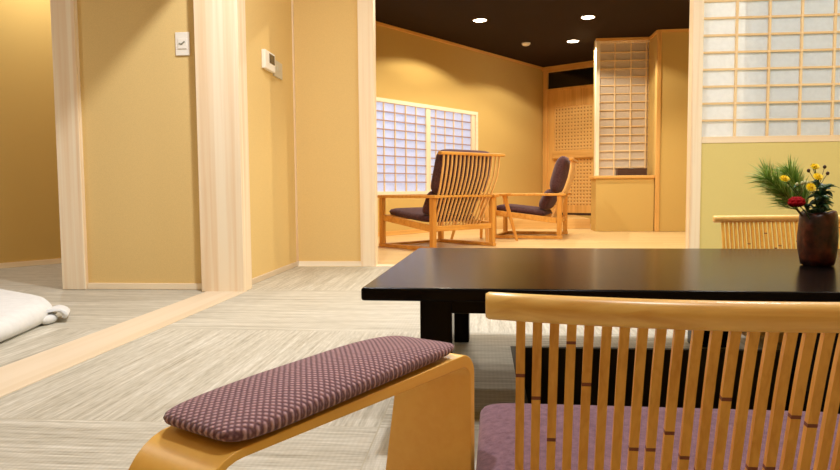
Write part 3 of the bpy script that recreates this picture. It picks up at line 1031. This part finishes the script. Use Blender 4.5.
def leafy(label, tip, nleaf, seed, ll, name='leafy_sprig', mats=None, buds=0):
    rp = random.Random(seed)
    base = mouth + Vector((rp.uniform(-.01, .012), rp.uniform(-.012, .012), -.03))
    t = thing(name, label, 'greenery', tuple(base), 0, 'leafy sprigs in the vase')
    sm = stem_to(t, tuple(base), tip)
    c = Vector(tip) - base
    bm = bmesh.new()
    for i in range(nleaf):
        s = rp.uniform(.38, 1.0)
        p = c * s
        az = rp.uniform(0, 2 * math.pi)
        d = Vector((math.cos(az), math.sin(az) * .8, rp.uniform(-.2, .9))).normalized()
        L = ll * rp.uniform(.7, 1.1); w = d.cross(Vector((rp.uniform(-.4, .4), rp.uniform(-1, .2), 1))).normalized() * L * .26
        nn = w.cross(d).normalized()
        prev = None
        for k in range(6):
            f = k / 5
            wd = w * math.sin(math.pi * min(.97, f * .93 + .05)) ** .8
            q = p + d * L * f + nn * L * .18 * math.sin(math.pi * f) + Vector((0, 0, -L * .15 * f * f))
            cur = [bm.verts.new(q - wd), bm.verts.new(q + nn * -.0008), bm.verts.new(q + wd), bm.verts.new(q + nn * .0008)]
            if prev:
                for m in range(4):
                    bm.faces.new((prev[m], prev[(m + 1) % 4], cur[(m + 1) % 4], cur[m])).material_index = i % 2
            prev = cur
    obj('leaves', bm, [M_leaf, M_leaf2], sm, True)
    for i in range(buds):
        q = c + Vector((rp.uniform(-.03, .03), rp.uniform(-.015, .015), rp.uniform(-.006, .03)))
        bm = bmesh.new(); bm_cushion(bm, q.x, q.y, q.z, .0042, .0042, .005, 2, 2, 10, 6)
        bm_tube(bm, [c * .8, c * .8 + (q - c * .8) * .6, q], .0007, 5)
        obj('bud', bm, mats or M_berry, sm, True)
leafy('leafy green sprig at the outer side of the vase, beyond the yellow flowers', (.866, 1.785, .502), 44, 21, .030)
leafy('dark leafy sprig low over the vase mouth behind the red bloom', (.840, 1.76, .482), 40, 22, .028)
leafy('sprig with dark buds around the topmost yellow flower', (.850, 1.79, .528), 7, 23, .022, buds=7)
leafy('sprig with pale buds between the lone yellow flower and the lower one', (.785, 1.775, .500), 8, 24, .022, mats=M_bud, buds=5)

# ---------------------------------------------------------------- white bedding at the left
bd = thing('futon_cover', 'white cotton bedding spread on the mats with a folded corner', 'bedding', (-2.3, 2.2, 0))
outl = [(-1.66, 1.30), (-1.585, 1.70), (-1.583, 2.00), (-1.618, 2.22), (-1.655, 2.38), (-1.705, 2.50), (-1.76, 2.575), (-1.86, 2.66), (-2.1, 2.80), (-2.5, 2.98), (-3.0, 3.05), (-3.3, 2.8), (-3.35, 2.0), (-3.2, 1.3), (-2.6, 1.05), (-2.0, 1.10)]
outl = [Vector((x + 2.3, y - 2.2)) for x, y in outl]
cen = Vector((0, 0))
dense = []
for i in range(len(outl)):
    p0, p1, p2, p3 = outl[i - 1], outl[i], outl[(i + 1) % len(outl)], outl[(i + 2) % len(outl)]
    for k in range(8):
        s = k / 8
        dense.append(.5 * ((2 * p1) + (p2 - p0) * s + (2 * p0 - 5 * p1 + 4 * p2 - p3) * s * s + (3 * p1 - p0 - 3 * p2 + p3) * s ** 3))
bm = bmesh.new()
rings = []
for f, z in ((.955, .0), (.975, .004), (.99, .012), (1.0, .026), (.999, .042), (.99, .058), (.972, .070), (.94, .078), (.88, .079), (.78, .082), (.62, .084), (.42, .085), (.2, .085), (.02, .085)):
    ring = []
    for p in dense:
        q = cen + (p - cen) * f
        w = mnoise.noise(Vector((q.x * 3.2, q.y * 3.2, 1.7))) * .014 + mnoise.noise(Vector((q.x * 8, q.y * 8, 3))) * .004
        zz = z + (w if z > .05 else w * z / .05 * .5)
        ring.append((q.x, q.y, max(0, zz)))
    rings.append(ring)
bm_loft(bm, rings)
obj('cover', bm, M_cloth, bd, smooth=True)
# rolled flap at the corner
bm = bmesh.new()
ax = Vector((.18, -.45, 0)).normalized()        # runs towards the camera
sd_ = Vector((ax.y * -1, ax.x, 0))
R_ = .029
ctr = Vector((.632, .262, .027))
secs = []
for k in range(9):
    s = k / 8
    o_ = ctr + ax * (-.10 + .15 * s)
    sec = []
    for j in range(19):
        an = rad(-50 + 250 * j / 18)
        rr_ = R_ * (1 + .12 * math.sin(an * 2 + s * 2)) * (.75 + .35 * s)
        sec.append(o_ + sd_ * rr_ * 1.5 * math.cos(an) * -1 + Vector((0, 0, 1)) * rr_ * math.sin(an) * .95)
    for j in range(18, -1, -1):
        an = rad(-50 + 250 * j / 18)
        rr_ = (R_ - .010) * (1 + .12 * math.sin(an * 2 + s * 2)) * (.75 + .35 * s)
        sec.append(o_ + sd_ * rr_ * 1.5 * math.cos(an) * -1 + Vector((0, 0, 1)) * rr_ * math.sin(an) * .95)
    for q in sec: q.z = max(q.z, .002)
    secs.append(sec)
bm_loft(bm, secs)
obj('folded_corner', bm, M_cloth, bd, smooth=True)
bm = bmesh.new()
for cx_, cy_, cz_, hx, hy, hz in ((.642, .205, .017, .019, .045, .017),):
    bm_cushion(bm, cx_, cy_, cz_, hx, hy, hz, 2.4, 2.2, 24, 10)
obj('inner_fold', bm, M_cloth, bd, smooth=True)

# ---------------------------------------------------------------- lights
def area(name, loc, size, power, col=(1, .9, .74), rot=(0, 0, 0), shape='DISK', spread=180):
    l = bpy.data.lights.new(name, 'AREA')
    l.shape = shape; l.size = size; l.energy = power; l.color = col; l.spread = rad(spread)
    o = bpy.data.objects.new(name, l); COL.objects.link(o)
    o.location = loc; o.rotation_euler = rot
    return o
def spot(name, loc, power, ang=100, blend=.6, col=(1, .84, .6), size=.012):
    l = bpy.data.lights.new(name, 'SPOT')
    l.energy = power; l.spot_size = rad(ang); l.spot_blend = blend; l.color = col; l.shadow_soft_size = size
    o = bpy.data.objects.new(name, l); COL.objects.link(o); o.location = loc
    return o
LIV = (.98, .985, 1.0)
area('room_lamp', (-.63, 2.35, 2.42), .12, 44, LIV)
area('room_lamp', (1.25, 2.5, 2.42), .25, 24, LIV)
area('room_lamp', (.35, .85, 2.42), .25, 16, LIV)
area('room_lamp', (2.2, 3.0, 2.42), .3, 16, LIV)
spot('alcove_lamp', (-2.75, 4.2, 2.42), 60, 120, .8, (1, .98, .94))
area('bedroom_lamp', (-3.2, 1.6, 2.42), .3, 17, LIV)
WARM = (1, .90, .72)
for i, (x, y, lb) in enumerate(DLS):
    spot('back_spot', (x, y, HB - .010), 66, 146, .18, WARM)
spot('back_spot', (-.35, 5.9, HB - .010), 66, 146, .18, WARM)  # this and the next: extra unseen spots, added to light the room
spot('back_spot', (.3, 5.3, HB - .010), 60, 146, .18, WARM)
spot('back_spot', (2.2, 5.3, HB - .010), 110, 146, .18, WARM)  # unseen spot added to brighten the large paper screen from behind
# daylight outside the paper window
wd = bpy.data.worlds.new('sky'); scene.world = wd; wd.use_nodes = True
bg = wd.node_tree.nodes['Background']
bg.inputs['Color'].default_value = (.80, .87, 1.0, 1); bg.inputs['Strength'].default_value = 2.2

# ---------------------------------------------------------------- camera
cam = bpy.data.cameras.new('camera')
cam.sensor_fit = 'HORIZONTAL'; cam.sensor_width = 36; cam.lens = 670 * 36 / 840
cam.clip_start = .02
co = bpy.data.objects.new('camera', cam); COL.objects.link(co)
pitch, yaw, roll = .066260, .092360, -.00783
cp, sp, cy, sy, cr, sr = math.cos(pitch), math.sin(pitch), math.cos(yaw), math.sin(yaw), math.cos(roll), math.sin(roll)
Am = Matrix(((1, 0, 0), (0, 0, -1), (0, 1, 0)))
Ry = Matrix(((cy, 0, sy), (0, 1, 0), (-sy, 0, cy)))
Rx = Matrix(((1, 0, 0), (0, cp, -sp), (0, sp, cp)))
Rz = Matrix(((cr, -sr, 0), (sr, cr, 0), (0, 0, 1)))
Mc = Rz @ Rx @ Ry @ Am           # rows: image right, image down, forward
right, down, fwd = Vector(Mc[0]), Vector(Mc[1]), Vector(Mc[2])
co.matrix_world = Matrix(((right.x, -down.x, -fwd.x, 0), (right.y, -down.y, -fwd.y, 0), (right.z, -down.z, -fwd.z, .5), (0, 0, 0, 1)))
scene.camera = co

scene.cycles.use_denoising = True
scene.cycles.max_bounces = 10
scene.cycles.diffuse_bounces = 6
scene.cycles.sample_clamp_indirect = 6
vs_ = scene.view_settings
vs_.view_transform = 'Standard'; vs_.look = 'None'; vs_.exposure = .07; vs_.gamma = 1; vs_.use_curve_mapping = False
